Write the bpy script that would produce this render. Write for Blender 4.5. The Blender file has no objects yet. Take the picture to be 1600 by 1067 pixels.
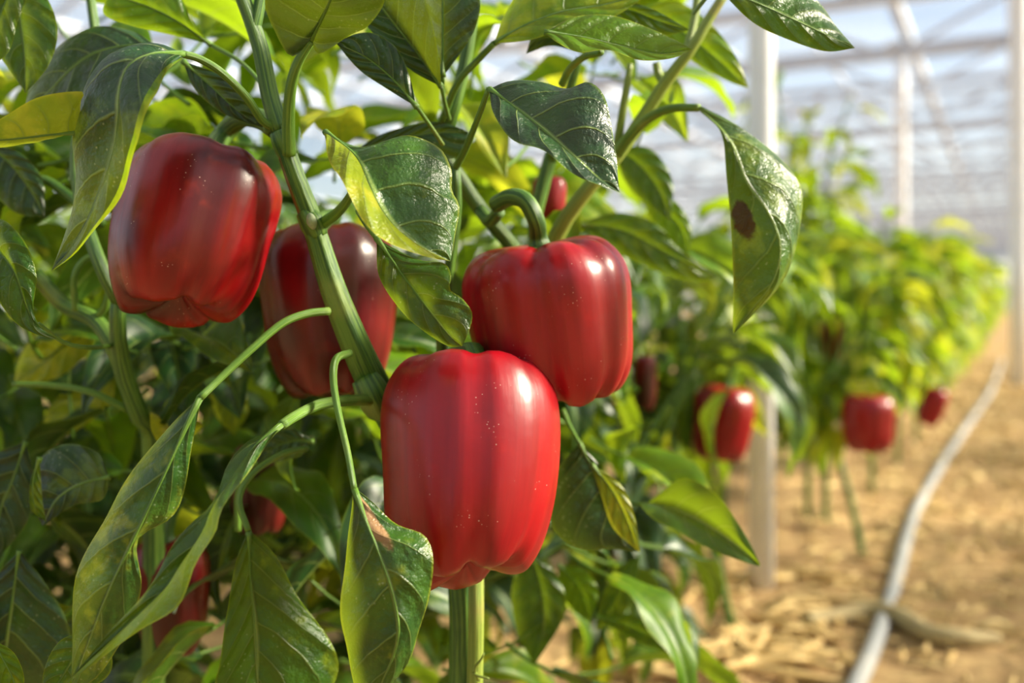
import bpy, math, random
import numpy as np
from mathutils import Vector, Matrix, noise as mnoise

SC = bpy.context.scene
COL = SC.collection
# ------------------------------------------------------------------ camera
CAM_H = 0.45
FPX = 1600 * 35.0 / 36.0
HORIZON = 470.0
cam_d = bpy.data.cameras.new('camera')
cam_d.lens = 35.0
cam_d.sensor_width = 36.0
cam_d.shift_y = -(533.5 - HORIZON) / 1600.0
cam_d.clip_start = 0.02
cam_d.clip_end = 300
cam_d.dof.use_dof = True
cam_d.dof.focus_distance = 0.445
cam_d.dof.aperture_fstop = 4.6
cam = bpy.data.objects.new('camera', cam_d)
cam.location = (0, 0, CAM_H)
cam.rotation_euler = (math.radians(90), 0, 0)
COL.objects.link(cam)
SC.camera = cam
# ------------------------------------------------------------------ world, sun, exposure
world = bpy.data.worlds.new('hazy_sky')
SC.world = world
world.use_nodes = True
bg = world.node_tree.nodes['Background']
SUN_TO = Vector((0.84, 0.10, 0.50)).normalized()
sky = world.node_tree.nodes.new('ShaderNodeTexSky')
sky.sky_type = 'NISHITA'
sky.sun_disc = False
sky.sun_elevation = math.asin(SUN_TO.z)
sky.sun_rotation = math.atan2(SUN_TO.x, SUN_TO.y)
sky.air_density = 1.0
sky.dust_density = 1.2
sky.ozone_density = 1.0
world.node_tree.links.new(sky.outputs[0], bg.inputs[0])
bg.inputs[1].default_value = 0.150
sun_d = bpy.data.lights.new('sun', 'SUN')
sun_d.energy = 18.5
sun_d.angle = math.radians(14)
sun_d.color = (1.0, 0.90, 0.68)
sun = bpy.data.objects.new('sun', sun_d)
sun.rotation_euler = SUN_TO.to_track_quat('Z', 'Y').to_euler()
sun.location = (6, 0, 8)
COL.objects.link(sun)
vs = SC.view_settings
vs.view_transform = 'Standard'
vs.look = 'None'
vs.gamma = 1.0
vs.use_curve_mapping = False
vs.exposure = 0.15
SC.cycles.use_denoising = True
SC.cycles.max_bounces = 4
SC.cycles.diffuse_bounces = 3
SC.cycles.glossy_bounces = 2
SC.cycles.transmission_bounces = 3
SC.cycles.transparent_max_bounces = 5
SC.cycles.use_adaptive_sampling = True
SC.cycles.adaptive_threshold = 0.06
SC.cycles.sample_clamp_indirect = 6.0

RD = Vector((0.447, 0.894, 0))          # the direction the plant rows run
PD = Vector((0.894, -0.447, 0))         # across the rows


def at(x, y, d):
    return Vector(((x - 800.0) / FPX * d, d, CAM_H - (y - HORIZON) / FPX * d))


# ------------------------------------------------------------------ node helpers
class NT:
    def __init__(self, name):
        self.m = bpy.data.materials.new(name)
        self.m.use_nodes = True
        self.t = self.m.node_tree
        self.t.nodes.clear()
        self.out = self.n('ShaderNodeOutputMaterial')

    def n(self, ty, **kw):
        nd = self.t.nodes.new(ty)
        for k, v in kw.items():
            setattr(nd, k, v)
        return nd

    def put(self, sock, v):
        if hasattr(v, 'is_output') or isinstance(v, bpy.types.NodeSocket):
            self.t.links.new(v, sock)
        elif v is not None:
            if isinstance(v, (tuple, list)) and len(v) == 3 and sock.type == 'RGBA':
                v = (*v, 1)
            sock.default_value = v

    def math(self, op, a, b=None, c=None):
        nd = self.n('ShaderNodeMath', operation=op)
        for i, v in enumerate((a, b, c)):
            if v is not None:
                self.put(nd.inputs[i], v)
        return nd.outputs[0]

    def sstep(self, v, lo, hi, a=0.0, b=1.0):
        nd = self.n('ShaderNodeMapRange', interpolation_type='SMOOTHSTEP')
        for i, w in enumerate((v, lo, hi, a, b)):
            self.put(nd.inputs[i], w)
        return nd.outputs[0]

    def mix(self, f, a, b, blend='MIX'):
        nd = self.n('ShaderNodeMix', data_type='RGBA', blend_type=blend)
        self.put(nd.inputs[0], f)
        self.put(nd.inputs[6], a)
        self.put(nd.inputs[7], b)
        return nd.outputs[2]

    def noise(self, vec, scale, detail=3, rough=0.5, dim='3D'):
        nd = self.n('ShaderNodeTexNoise', noise_dimensions=dim)
        self.put(nd.inputs['Vector'], vec)
        nd.inputs['Scale'].default_value = scale
        nd.inputs['Detail'].default_value = detail
        nd.inputs['Roughness'].default_value = rough
        return nd.outputs['Fac']

    def map(self, vec, scale=(1, 1, 1), loc=(0, 0, 0)):
        nd = self.n('ShaderNodeMapping')
        self.put(nd.inputs[0], vec)
        nd.inputs['Scale'].default_value = scale
        nd.inputs['Location'].default_value = loc
        return nd.outputs[0]

    def bump(self, h, strength, dist):
        nd = self.n('ShaderNodeBump')
        nd.inputs['Strength'].default_value = strength
        nd.inputs['Distance'].default_value = dist
        self.put(nd.inputs['Height'], h)
        return nd.outputs[0]

    def bsdf(self, col, rough=0.5, spec=0.5, normal=None, **kw):
        nd = self.n('ShaderNodeBsdfPrincipled')
        self.put(nd.inputs['Base Color'], col)
        self.put(nd.inputs['Roughness'], rough)
        nd.inputs['Specular IOR Level'].default_value = spec
        if normal is not None:
            self.put(nd.inputs['Normal'], normal)
        for k, v in kw.items():
            self.put(nd.inputs[k.replace('_', ' ')], v)
        return nd.outputs[0]

    def done(self, sh):
        self.t.links.new(sh, self.out.inputs[0])
        return self.m


def leaf_mat(name, dark, mid, yel, ymin, trans_col, trans=0.38, vein=(0.30, 0.42, 0.10), rough=0.30, scorch=False, spec=0.45, lite=False):
    T = NT(name)
    uv = T.n('ShaderNodeUVMap').outputs[0]
    sep = T.n('ShaderNodeSeparateXYZ')
    T.put(sep.inputs[0], uv)
    u = T.math('MULTIPLY', T.math('SUBTRACT', sep.outputs[0], 0.5), 2.0)
    v = sep.outputs[1]
    au = T.math('ABSOLUTE', u)
    oi = T.n('ShaderNodeObjectInfo')
    rnd = oi.outputs['Random']
    geo = T.n('ShaderNodeNewGeometry')
    tc = T.n('ShaderNodeTexCoord').outputs['Object']
    off = T.n('ShaderNodeVectorMath', operation='ADD')
    T.put(off.inputs[0], tc)
    T.put(off.inputs[1], T.n('ShaderNodeCombineXYZ').outputs[0])
    cmb = off.inputs[1].links[0].from_node
    T.put(cmb.inputs[0], T.math('MULTIPLY', rnd, 7.0))
    p = off.outputs[0]
    # veins: side veins leave the midrib towards the tip
    s = T.math('MULTIPLY', T.math('SUBTRACT', v, T.math('MULTIPLY', T.math('POWER', au, 1.25), 0.24)), 5.6)
    s = T.math('ADD', s, T.math('MULTIPLY', T.math('GREATER_THAN', u, 0.0), 0.4))
    if not lite:
        s = T.math('ADD', s, T.math('MULTIPLY', T.noise(p, 60, 2), 0.25))
    dv = T.math('ABSOLUTE', T.math('SUBTRACT', T.math('FRACT', s), 0.5))
    side = T.sstep(dv, 0.012, 0.055, 1, 0)
    side = T.math('MULTIPLY', side, T.sstep(au, 0.45, 0.95, 1.0, 0.15))
    midr = T.sstep(au, 0.02, 0.055, 1, 0)
    veins = T.math('MAXIMUM', T.math('MULTIPLY', side, 0.55), midr)
    edge = T.sstep(au, 0.93, 1.0, 0, 1)
    n1 = T.noise(p, 38, 3, 0.55)
    n2 = T.noise(p, 70, 1) if lite else T.noise(p, 120, 4, 0.65)
    n3 = T.noise(p, 46, 2, 0.55) if lite else T.noise(p, 46, 4, 0.62)
    c = T.mix(T.sstep(n1, 0.35, 0.68), dark, mid)
    c = T.mix(T.math('MULTIPLY', T.sstep(n2, 0.48, 0.62), 0.5), c, mid)
    ymask = T.sstep(T.math('ADD', n3, T.math('MULTIPLY', T.math('SUBTRACT', rnd, 0.5), 0.18)), ymin, ymin + 0.14)
    c = T.mix(T.math('MULTIPLY', ymask, 0.6), c, yel)
    vsh = T.sstep(dv, 0.05, 0.16, 1, 0)
    c = T.mix(T.math('MULTIPLY', vsh, 0.45), c, dark)
    c = T.mix(T.math('MULTIPLY', veins, 0.75), c, vein)
    c = T.mix(T.math('MULTIPLY', edge, 0.65), c, yel)
    if not lite:
        # fine pale flecks on the surface
        vo = T.n('ShaderNodeTexVoronoi')
        T.put(vo.inputs['Vector'], p)
        vo.inputs['Scale'].default_value = 330
        fl = T.math('MULTIPLY', T.sstep(vo.outputs['Distance'], 0.12, 0.2, 1, 0), T.sstep(n1, 0.5, 0.6))
        c = T.mix(T.math('MULTIPLY', fl, 0.35), c, (0.45, 0.52, 0.30))
    if scorch:
        du = T.math('DIVIDE', T.math('SUBTRACT', u, scorch[0]), scorch[2])
        dw = T.math('DIVIDE', T.math('SUBTRACT', v, scorch[1]), scorch[3])
        rr = T.math('SQRT', T.math('ADD', T.math('MULTIPLY', du, du), T.math('MULTIPLY', dw, dw)))
        rr = T.math('ADD', rr, T.math('MULTIPLY', T.math('SUBTRACT', n2, 0.5), 0.9))
        smask = T.sstep(rr, 0.75, 1.05, 0.9, 0)
        c = T.mix(smask, c, scorch[4])
    nb = None
    if not lite:
        h = T.math('ADD', T.math('MULTIPLY', veins, -0.5), T.math('MULTIPLY', T.noise(p, 105, 4, 0.62), 1.3))
        h = T.math('ADD', h, T.math('MULTIPLY', T.sstep(dv, 0.0, 0.4), 0.6))
        nb = T.bump(h, 0.9, 0.0022)
    pr = T.bsdf(c, T.math('ADD', rough, T.math('MULTIPLY', n2, 0.18)), spec, nb)
    tr = T.n('ShaderNodeBsdfTranslucent')
    tcol = T.mix(0.55, c, trans_col)
    tcol = T.mix(T.math('MULTIPLY', veins, 0.45), tcol, (0.10, 0.16, 0.01))
    if scorch:
        tcol = T.mix(smask, tcol, scorch[4])
    T.put(tr.inputs[0], tcol)
    mx = T.n('ShaderNodeMixShader')
    mx.inputs[0].default_value = trans
    T.t.links.new(pr, mx.inputs[1])
    T.t.links.new(tr.outputs[0], mx.inputs[2])
    return T.done(mx.outputs[0])


def stem_mat(name, a, b, c2):
    T = NT(name)
    uv = T.n('ShaderNodeUVMap').outputs[0]
    st = T.noise(T.map(uv, (13, 0.5, 1)), 1.6, 4, 0.65)
    n = T.noise(T.n('ShaderNodeTexCoord').outputs['Object'], 30, 3)
    c = T.mix(T.sstep(st, 0.42, 0.58), a, b)
    c = T.mix(T.math('MULTIPLY', T.sstep(n, 0.58, 0.78), 0.7), c, c2)
    return T.done(T.bsdf(c, 0.42, 0.45, T.bump(st, 0.5, 0.002), Subsurface_Weight=0.0))


def pepper_mat(name, red, deep, brown, bmin, hot):
    T = NT(name)
    uv = T.n('ShaderNodeUVMap').outputs[0]
    tc = T.n('ShaderNodeTexCoord').outputs['Object']
    streak = T.noise(T.map(uv, (14, 0.9, 1)), 1.0, 4, 0.6)
    big = T.noise(T.map(tc, (1, 1, 0.55)), 17, 2, 0.5)
    n = T.noise(tc, 70, 3)
    c = T.mix(T.sstep(streak, 0.35, 0.7), red, deep)
    c = T.mix(T.math('MULTIPLY', T.sstep(big, bmin, bmin + 0.2), 0.85), c, brown)
    c = T.mix(T.math('MULTIPLY', T.sstep(n, 0.6, 0.8), 0.25), c, hot)
    vo = T.n('ShaderNodeTexVoronoi')
    T.put(vo.inputs['Vector'], tc)
    vo.inputs['Scale'].default_value = 420
    cl = T.noise(tc, 60, 2)
    sp = T.math('MULTIPLY', T.sstep(vo.outputs['Distance'], 0.10, 0.17, 1, 0), T.sstep(cl, 0.58, 0.66))
    c = T.mix(T.math('MULTIPLY', sp, 0.5), c, (0.75, 0.5, 0.42))
    b = T.bump(T.math('ADD', T.math('MULTIPLY', T.noise(tc, 45, 3), 1.0), T.math('MULTIPLY', streak, 0.8)), 0.14, 0.003)
    rg = T.math('ADD', 0.25, T.math('MULTIPLY', T.noise(tc, 120, 4, 0.65), 0.14))
    return T.done(T.bsdf(c, rg, 0.5, b, Coat_Weight=0.0, Coat_Roughness=0.12))


def plain_mat(name, a, b, scale, rough=0.6, bump=0.2, metallic=0.0, stretch=(1, 1, 1)):
    T = NT(name)
    tc = T.map(T.n('ShaderNodeTexCoord').outputs['Object'], stretch)
    n = T.noise(tc, scale, 5, 0.6)
    c = T.mix(T.sstep(n, 0.3, 0.7), a, b)
    return T.done(T.bsdf(c, rough, 0.4, T.bump(n, bump, 0.004), Metallic=metallic))


TR = (0.50, 0.64, 0.015)
LEAF = {
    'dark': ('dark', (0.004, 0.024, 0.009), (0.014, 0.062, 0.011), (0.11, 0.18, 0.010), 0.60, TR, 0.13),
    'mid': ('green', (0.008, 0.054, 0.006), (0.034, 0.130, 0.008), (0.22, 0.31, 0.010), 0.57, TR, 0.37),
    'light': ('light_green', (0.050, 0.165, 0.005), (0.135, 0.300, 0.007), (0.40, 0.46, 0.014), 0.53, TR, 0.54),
    'yellow': ('yellowing', (0.15, 0.25, 0.008), (0.30, 0.39, 0.013), (0.52, 0.50, 0.03), 0.48, (0.66, 0.66, 0.03), 0.50),  # yellowing leaves, and backlit ones whose light is put into the colour
    'olive': ('mottled', (0.014, 0.066, 0.010), (0.052, 0.140, 0.015), (0.27, 0.31, 0.020), 0.54, TR, 0.22),
    'burnt': ('scorched', (0.010, 0.056, 0.009), (0.044, 0.130, 0.013), (0.28, 0.32, 0.02), 0.50, TR, 0.30),
    'spotted': ('spotted', (0.014, 0.062, 0.010), (0.055, 0.140, 0.018), (0.24, 0.32, 0.025), 0.55, TR, 0.34),
}
SCORCH = {'burnt': (0.28, 0.13, 0.30, 0.17, (0.42, 0.24, 0.12)), 'spotted': (-0.72, 0.55, 0.26, 0.085, (0.06, 0.018, 0.008))}
ML = {k: leaf_mat('pepper_leaf_' + v[0], *v[1:], scorch=SCORCH.get(k, False)) for k, v in LEAF.items()}
MLL = {k: leaf_mat('distant_leaf_' + LEAF[k][0], *LEAF[k][1:], lite=True, rough=0.34) for k in ('dark', 'mid', 'light', 'yellow')}
M_STEM = stem_mat('pepper_stem_green', (0.030, 0.095, 0.014), (0.120, 0.230, 0.030), (0.22, 0.29, 0.06))
M_STEM_Y = stem_mat('pepper_stem_yellow_green', (0.16, 0.24, 0.035), (0.27, 0.34, 0.06), (0.34, 0.26, 0.08))
M_PET = stem_mat('petiole_green', (0.075, 0.180, 0.018), (0.15, 0.270, 0.030), (0.28, 0.34, 0.06))
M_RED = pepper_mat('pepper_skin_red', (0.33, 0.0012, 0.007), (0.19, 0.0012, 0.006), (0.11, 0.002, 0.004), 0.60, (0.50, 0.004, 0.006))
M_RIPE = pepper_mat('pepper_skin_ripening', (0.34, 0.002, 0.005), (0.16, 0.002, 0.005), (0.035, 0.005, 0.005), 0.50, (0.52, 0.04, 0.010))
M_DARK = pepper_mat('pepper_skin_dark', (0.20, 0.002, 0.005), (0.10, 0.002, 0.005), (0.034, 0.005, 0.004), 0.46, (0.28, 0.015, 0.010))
M_SOIL = None


# ------------------------------------------------------------------ mesh helpers
def link(name, me, mat=None, parent=None):
    o = bpy.data.objects.new(name, me)
    COL.objects.link(o)
    if mat is not None and me is not None and not me.materials:
        for m in (mat if isinstance(mat, (list, tuple)) else (mat,)):
            me.materials.append(m)
    if parent is not None:
        o.parent = parent
    return o


def tag(o, label, cat, group=None, kind=None):
    o['label'] = label
    if cat:
        o['category'] = cat
    if group:
        o['group'] = group
    if kind:
        o['kind'] = kind
    return o


def mesh(name, v, f, uv=None, smooth=True, mi=None):
    me = bpy.data.meshes.new(name)
    me.from_pydata([tuple(p) for p in v], [], [tuple(q) for q in f])
    if uv is not None:
        lay = me.uv_layers.new(name='UVMap')
        li = np.empty(len(me.loops), dtype=np.int32)
        me.loops.foreach_get('vertex_index', li)
        lay.data.foreach_set('uv', np.asarray(uv, dtype=np.float32)[li].ravel())
    if smooth:
        me.polygons.foreach_set('use_smooth', np.ones(len(me.polygons), dtype=bool))
    if mi is not None:
        me.polygons.foreach_set('material_index', np.asarray(mi, dtype=np.int32))
    me.update()
    return me


def crom(pts, n):
    """n samples along a Catmull-Rom curve through pts, even in chord length"""
    P = np.asarray(pts, dtype=float)
    if len(P) == 2:
        t = np.linspace(0, 1, n)[:, None]
        return P[0] * (1 - t) + P[1] * t
    E = np.vstack([2 * P[0] - P[1], P, 2 * P[-1] - P[-2]])
    dense = []
    for i in range(1, len(E) - 2):
        p0, p1, p2, p3 = E[i - 1], E[i], E[i + 1], E[i + 2]
        for t in np.linspace(0, 1, 14, endpoint=False):
            dense.append(0.5 * ((2 * p1) + (-p0 + p2) * t + (2 * p0 - 5 * p1 + 4 * p2 - p3) * t * t + (-p0 + 3 * p1 - 3 * p2 + p3) * t ** 3))
    dense.append(P[-1])
    D = np.asarray(dense)
    seg = np.r_[0, np.cumsum(np.linalg.norm(np.diff(D[:, :3], axis=0), axis=1))]
    q = np.linspace(0, seg[-1], n)
    return np.stack([np.interp(q, seg, D[:, k]) for k in range(D.shape[1])], axis=1)


def tube_data(pts, n=18, sides=10, ribs=0.0, nrib=5, cap=True):
    """pts: rows of x,y,z,radius"""
    S = crom(pts, n)
    V, F, UV = [], [], []
    up = np.array([0.31, 0.52, 0.2])
    prevN = None
    L = 0
    for i in range(n):
        a = S[max(i - 1, 0), :3]
        b = S[min(i + 1, n - 1), :3]
        t = b - a
        t /= (np.linalg.norm(t) + 1e-9)
        nrm = (prevN if prevN is not None else up)
        nrm = nrm - t * np.dot(nrm, t)
        nrm /= (np.linalg.norm(nrm) + 1e-9)
        prevN = nrm
        bn = np.cross(t, nrm)
        if i:
            L += np.linalg.norm(S[i, :3] - S[i - 1, :3])
        for k in range(sides):
            an = 2 * math.pi * k / sides
            r = S[i, 3] * (1 + ribs * math.cos(nrib * an))
            V.append(S[i, :3] + r * (math.cos(an) * nrm + math.sin(an) * bn))
            UV.append((k / sides, L * 20))
    for i in range(n - 1):
        for k in range(sides):
            F.append((i * sides + k, i * sides + (k + 1) % sides, (i + 1) * sides + (k + 1) % sides, (i + 1) * sides + k))
    if cap:
        F.append(tuple(range(sides - 1, -1, -1)))
        F.append(tuple((n - 1) * sides + k for k in range(sides)))
    return V, F, UV


def merge(parts):
    V, F, UV = [], [], []
    for v, f, u in parts:
        o = len(V)
        V += list(v)
        F += [tuple(i + o for i in q) for q in f]
        UV += list(u)
    return V, F, UV


def px_tube(pts, d, r_px, n=None, sides=10, **kw):
    """pts in photo pixels (x, y[, depth[, radius px]]) -> tube data in metres"""
    out = []
    m = len(pts)
    for i, p in enumerate(pts):
        dd = p[2] if len(p) > 2 and p[2] is not None else d
        if len(p) > 3:
            rp = p[3]
        elif isinstance(r_px, (tuple, list)):
            rp = r_px[0] + (r_px[1] - r_px[0]) * i / (m - 1)
        else:
            rp = r_px
        w = at(p[0], p[1], dd)
        out.append((w.x, w.y, w.z, rp / FPX * dd))
    return tube_data(out, n or max(8, 5 * m), sides, **kw)


def box_data(cx, cy, cz, sx, sy, sz, ax=None):
    ax = ax or (Vector((1, 0, 0)), Vector((0, 1, 0)), Vector((0, 0, 1)))
    c = Vector((cx, cy, cz))
    V = [c + ax[0] * (i * sx / 2) + ax[1] * (j * sy / 2) + ax[2] * (k * sz / 2) for i in (-1, 1) for j in (-1, 1) for k in (-1, 1)]
    F = [(0, 1, 3, 2), (4, 6, 7, 5), (0, 4, 5, 1), (2, 3, 7, 6), (0, 2, 6, 4), (1, 5, 7, 3)]
    return V, F, [(0, 0)] * 8


def local(V, parent):
    o = np.array(parent.location)
    return np.asarray([tuple(p) for p in V]) - o


# ------------------------------------------------------------------ greenhouse shell
def soil_height(x, y):
    z = 0.014 * mnoise.noise(Vector((x * 3.1, y * 3.1, 0))) + 0.008 * mnoise.noise(Vector((x * 11, y * 11, 3)))
    near = max(0.0, 1 - max(0, y - 3) / 3)
    z += near * 0.005 * mnoise.noise(Vector((x * 31, y * 31, 7)))
    return z


T = NT('dry_soil')
tc = T.n('ShaderNodeTexCoord').outputs['Object']
n1 = T.noise(tc, 3.0, 5, 0.6)
n2 = T.noise(tc, 26, 5, 0.65)
n3 = T.noise(T.map(tc, (14, 50, 14)), 1.0, 3)
c = T.mix(T.sstep(n1, 0.3, 0.7), (0.26, 0.15, 0.07), (0.46, 0.30, 0.14))
c = T.mix(T.math('MULTIPLY', T.sstep(n2, 0.42, 0.68), 0.75), c, (0.62, 0.43, 0.20))
c = T.mix(T.math('MULTIPLY', T.sstep(n3, 0.55, 0.75), 0.5), c, (0.22, 0.13, 0.06))
M_SOIL = T.done(T.bsdf(c, 0.95, 0.1, T.bump(T.math('ADD', n2, n3), 0.7, 0.02)))


def make_floor():
    xs = np.r_[np.linspace(-14, -0.9, 30, endpoint=False), np.linspace(-0.9, 3.4, 170), np.linspace(3.5, 30, 40)]
    ys = np.r_[np.linspace(-8, 0.3, 16, endpoint=False), np.linspace(0.3, 5.2, 190), np.linspace(5.4, 45, 60)]
    V, F = [], []
    for y in ys:
        for x in xs:
            V.append((x, y, soil_height(x, y)))
    w = len(xs)
    for j in range(len(ys) - 1):
        for i in range(w - 1):
            F.append((j * w + i, j * w + i + 1, (j + 1) * w + i + 1, (j + 1) * w + i))
    o = link('floor', mesh('floor', V, F), M_SOIL)
    tag(o, 'dry sandy greenhouse soil path beside the pepper row', None, kind='structure')
    return o


make_floor()

T = NT('greenhouse_film')
tc = T.n('ShaderNodeTexCoord').outputs['Object']
fn = T.noise(T.map(tc, (0.25, 0.9, 1)), 1.0, 3)
tp = T.n('ShaderNodeBsdfTransparent')
tp.inputs[0].default_value = (0.97, 0.98, 1, 1)
tl = T.n('ShaderNodeBsdfTranslucent')
tl.inputs[0].default_value = (0.86, 0.90, 0.97, 1)
mx = T.n('ShaderNodeMixShader')
T.put(mx.inputs[0], T.sstep(fn, 0.3, 0.7, 0.14, 0.26))
T.t.links.new(tp.outputs[0], mx.inputs[1])
T.t.links.new(tl.outputs[0], mx.inputs[2])
df = T.n('ShaderNodeBsdfDiffuse')
df.inputs[0].default_value = (0.86, 0.90, 0.97, 1)
m2 = T.n('ShaderNodeMixShader')
m2.inputs[0].default_value = 0.35
T.t.links.new(tl.outputs[0], m2.inputs[1])
T.t.links.new(df.outputs[0], m2.inputs[2])
T.t.links.new(m2.outputs[0], mx.inputs[2])
M_FILM = T.done(mx.outputs[0])
M_STEEL = plain_mat('galvanised_steel', (0.38, 0.43, 0.54), (0.50, 0.55, 0.66), 8, 0.45, 0.05, 0.0)
M_WHITE = plain_mat('white_painted_steel', (0.74, 0.75, 0.78), (0.84, 0.85, 0.88), 14, 0.45, 0.08)

ROOF_Z = 3.3


def rowpt(s, w, z):
    """s metres along the row direction, w metres to the right of it, origin under the camera"""
    p = RD * s + PD * w
    return Vector((p.x, p.y, z))


def bar(p, q, t, mat_uv=None):
    p, q = Vector(p), Vector(q)
    d = q - p
    L = d.length
    d.normalize()
    a = d.cross(Vector((0, 0, 1)))
    if a.length < 1e-3:
        a = Vector((1, 0, 0))
    a.normalize()
    b = d.cross(a)
    c = (p + q) / 2
    return box_data(c.x, c.y, c.z, L, t, t, (d, a, b))


W0, W1, S0, S1 = -9.0, 7.0, -6.0, 62.0
BAY = 2.0


def make_shell():
    nb = int((S1 - S0) / BAY)
    rng = random.Random(5)
    roof = link('ceiling', None)
    tag(roof, 'translucent film greenhouse roof over rows of pepper plants', None, kind='structure')
    k = 0
    ribs_w = np.linspace(W0, W1, 5)
    for i in range(nb):
        s0 = S0 + i * BAY
        for j in range(4):
            w0, w1 = ribs_w[j], ribs_w[j + 1]
            V = []
            for a in range(5):
                s = s0 + BAY * a / 4
                for b in range(5):
                    w = w0 + (w1 - w0) * b / 4
                    V.append(rowpt(s, w, ROOF_Z + 0.10 + 0.20 * math.sin(math.pi * b / 4) - 0.05 * math.sin(math.pi * a / 4)))
            F = [(a * 5 + b, a * 5 + b + 1, (a + 1) * 5 + b + 1, (a + 1) * 5 + b) for a in range(4) for b in range(4)]
            link('film_panel', mesh('film_panel', V, F), M_FILM, roof)
    # crossbeams: trusses with lacing
    for i in range(nb + 1):
        s = S0 + i * BAY
        parts = [bar(rowpt(s, W0, ROOF_Z), rowpt(s, W1, ROOF_Z), 0.08),
                 bar(rowpt(s, W0, ROOF_Z - 0.55), rowpt(s, W1, ROOF_Z - 0.55), 0.06)]
        nl = 14
        for q in range(nl):
            wa = W0 + (W1 - W0) * q / nl
            wb = W0 + (W1 - W0) * (q + 1) / nl
            za, zb = (ROOF_Z, ROOF_Z - 0.55) if q % 2 == 0 else (ROOF_Z - 0.55, ROOF_Z)
            parts.append(bar(rowpt(s, wa, za), rowpt(s, wb, zb), 0.04))
        o = link('crossbeam_truss', mesh('crossbeam_truss', *merge(parts), smooth=False), M_STEEL, roof)
    for w in ribs_w:
        o = link('purlin', mesh('purlin', *bar(rowpt(S0, w, ROOF_Z + 0.06), rowpt(S1, w, ROOF_Z + 0.06), 0.09), smooth=False), M_STEEL, roof)
    for w in np.linspace(W0, W1, 17):
        if min(abs(ribs_w - w)) > 0.1:
            link('purlin', mesh('purlin', *bar(rowpt(S0, w, ROOF_Z + 0.10), rowpt(S1, w, ROOF_Z + 0.10), 0.035), smooth=False), M_STEEL, roof)
    # end wall and side walls: film on horizontal rails
    def wall(name, p, q, label, mat=M_FILM):
        h = link(name, None)
        tag(h, label, None, kind='structure')
        n = max(1, int((q - p).length / 4))
        for a in range(n):
            x0 = p.lerp(q, a / n)
            x1 = p.lerp(q, (a + 1) / n)
            V = [Vector((x0.x, x0.y, -0.02)), Vector((x1.x, x1.y, -0.02)), Vector((x1.x, x1.y, ROOF_Z + 0.1)), Vector((x0.x, x0.y, ROOF_Z + 0.1))]
            link('wall_panel', mesh('wall_panel', V, [(0, 1, 2, 3)], smooth=False), mat, h)
            link('wall_post', mesh('wall_post', *bar(Vector((x0.x, x0.y, -0.02)), Vector((x0.x, x0.y, ROOF_Z + 0.1)), 0.08), smooth=False), M_STEEL, h)
        for z in (0.4, 0.9, 1.4, 1.9, 2.4, 2.9):
            link('rail', mesh('rail', *bar(Vector((p.x, p.y, z)), Vector((q.x, q.y, z)), 0.05), smooth=False), M_STEEL, h)
    wall('wall_back', rowpt(S1, W0, 0), rowpt(S1, W1, 0), 'film end wall with horizontal rails far beyond the row')
    wall('wall_left', rowpt(S0, W0, 0), rowpt(S1, W0, 0), 'film side wall with horizontal rails behind the foliage')
    wall('wall_front', rowpt(S0, W0, 0), rowpt(S0, W1, 0), 'unseen film gable wall added at the near end of the greenhouse')  # unseen wall, added for what the front peppers reflect
    wall('wall_right', rowpt(S0, W1, 0), rowpt(S1, W1, 0), 'film side wall across the path')


make_shell()


def support_post(px, depth, wpx, label, sides=20, brace=False):
    base = at(px, HORIZON, depth)
    r = wpx / 2 / FPX * depth
    root = link('support_post', None)
    root.location = (base.x, base.y, 0)
    parts = tube_data([(0, 0, -0.02, r), (0, 0, ROOF_Z / 2, r), (0, 0, ROOF_Z + 0.02, r)], 6, sides)
    link('shaft', mesh('shaft', *parts), M_WHITE, root)
    link('roof_bracket', mesh('roof_bracket', *box_data(0, 0, ROOF_Z - 0.04, r * 5, r * 3, 0.06), smooth=False), M_STEEL, root)
    tag(root, label, 'post', 'white greenhouse support posts')
    if brace:
        a = rowpt(0, 0, 2.3)
        parts = bar((0, 0, ROOF_Z - 1.1), tuple(RD * 0.9 + Vector((0, 0, ROOF_Z - 0.1))), 0.04)
        link('brace', mesh('brace', *parts, smooth=False), M_STEEL, root)
    return root


support_post(1189, 1.58, 40, 'slim white steel post rising through the plants behind the drooping leaf')
support_post(1592, 5.3, 26, 'white steel post at the far end of the path')
support_post(1408, 11.0, 18, 'pale distant post rising above the middle of the row', brace=True)


# ------------------------------------------------------------------ leaves
VN, VK = 5.6, 0.24


def relief(u, v):
    au = abs(u)
    s = (v - VK * au ** 1.25) * VN + (0.4 if u > 0 else 0)
    dv = abs((s % 1.0) - 0.5) * 2
    return (dv ** 0.6) * min(1, au * 3) * (1 - au ** 3)


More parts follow.
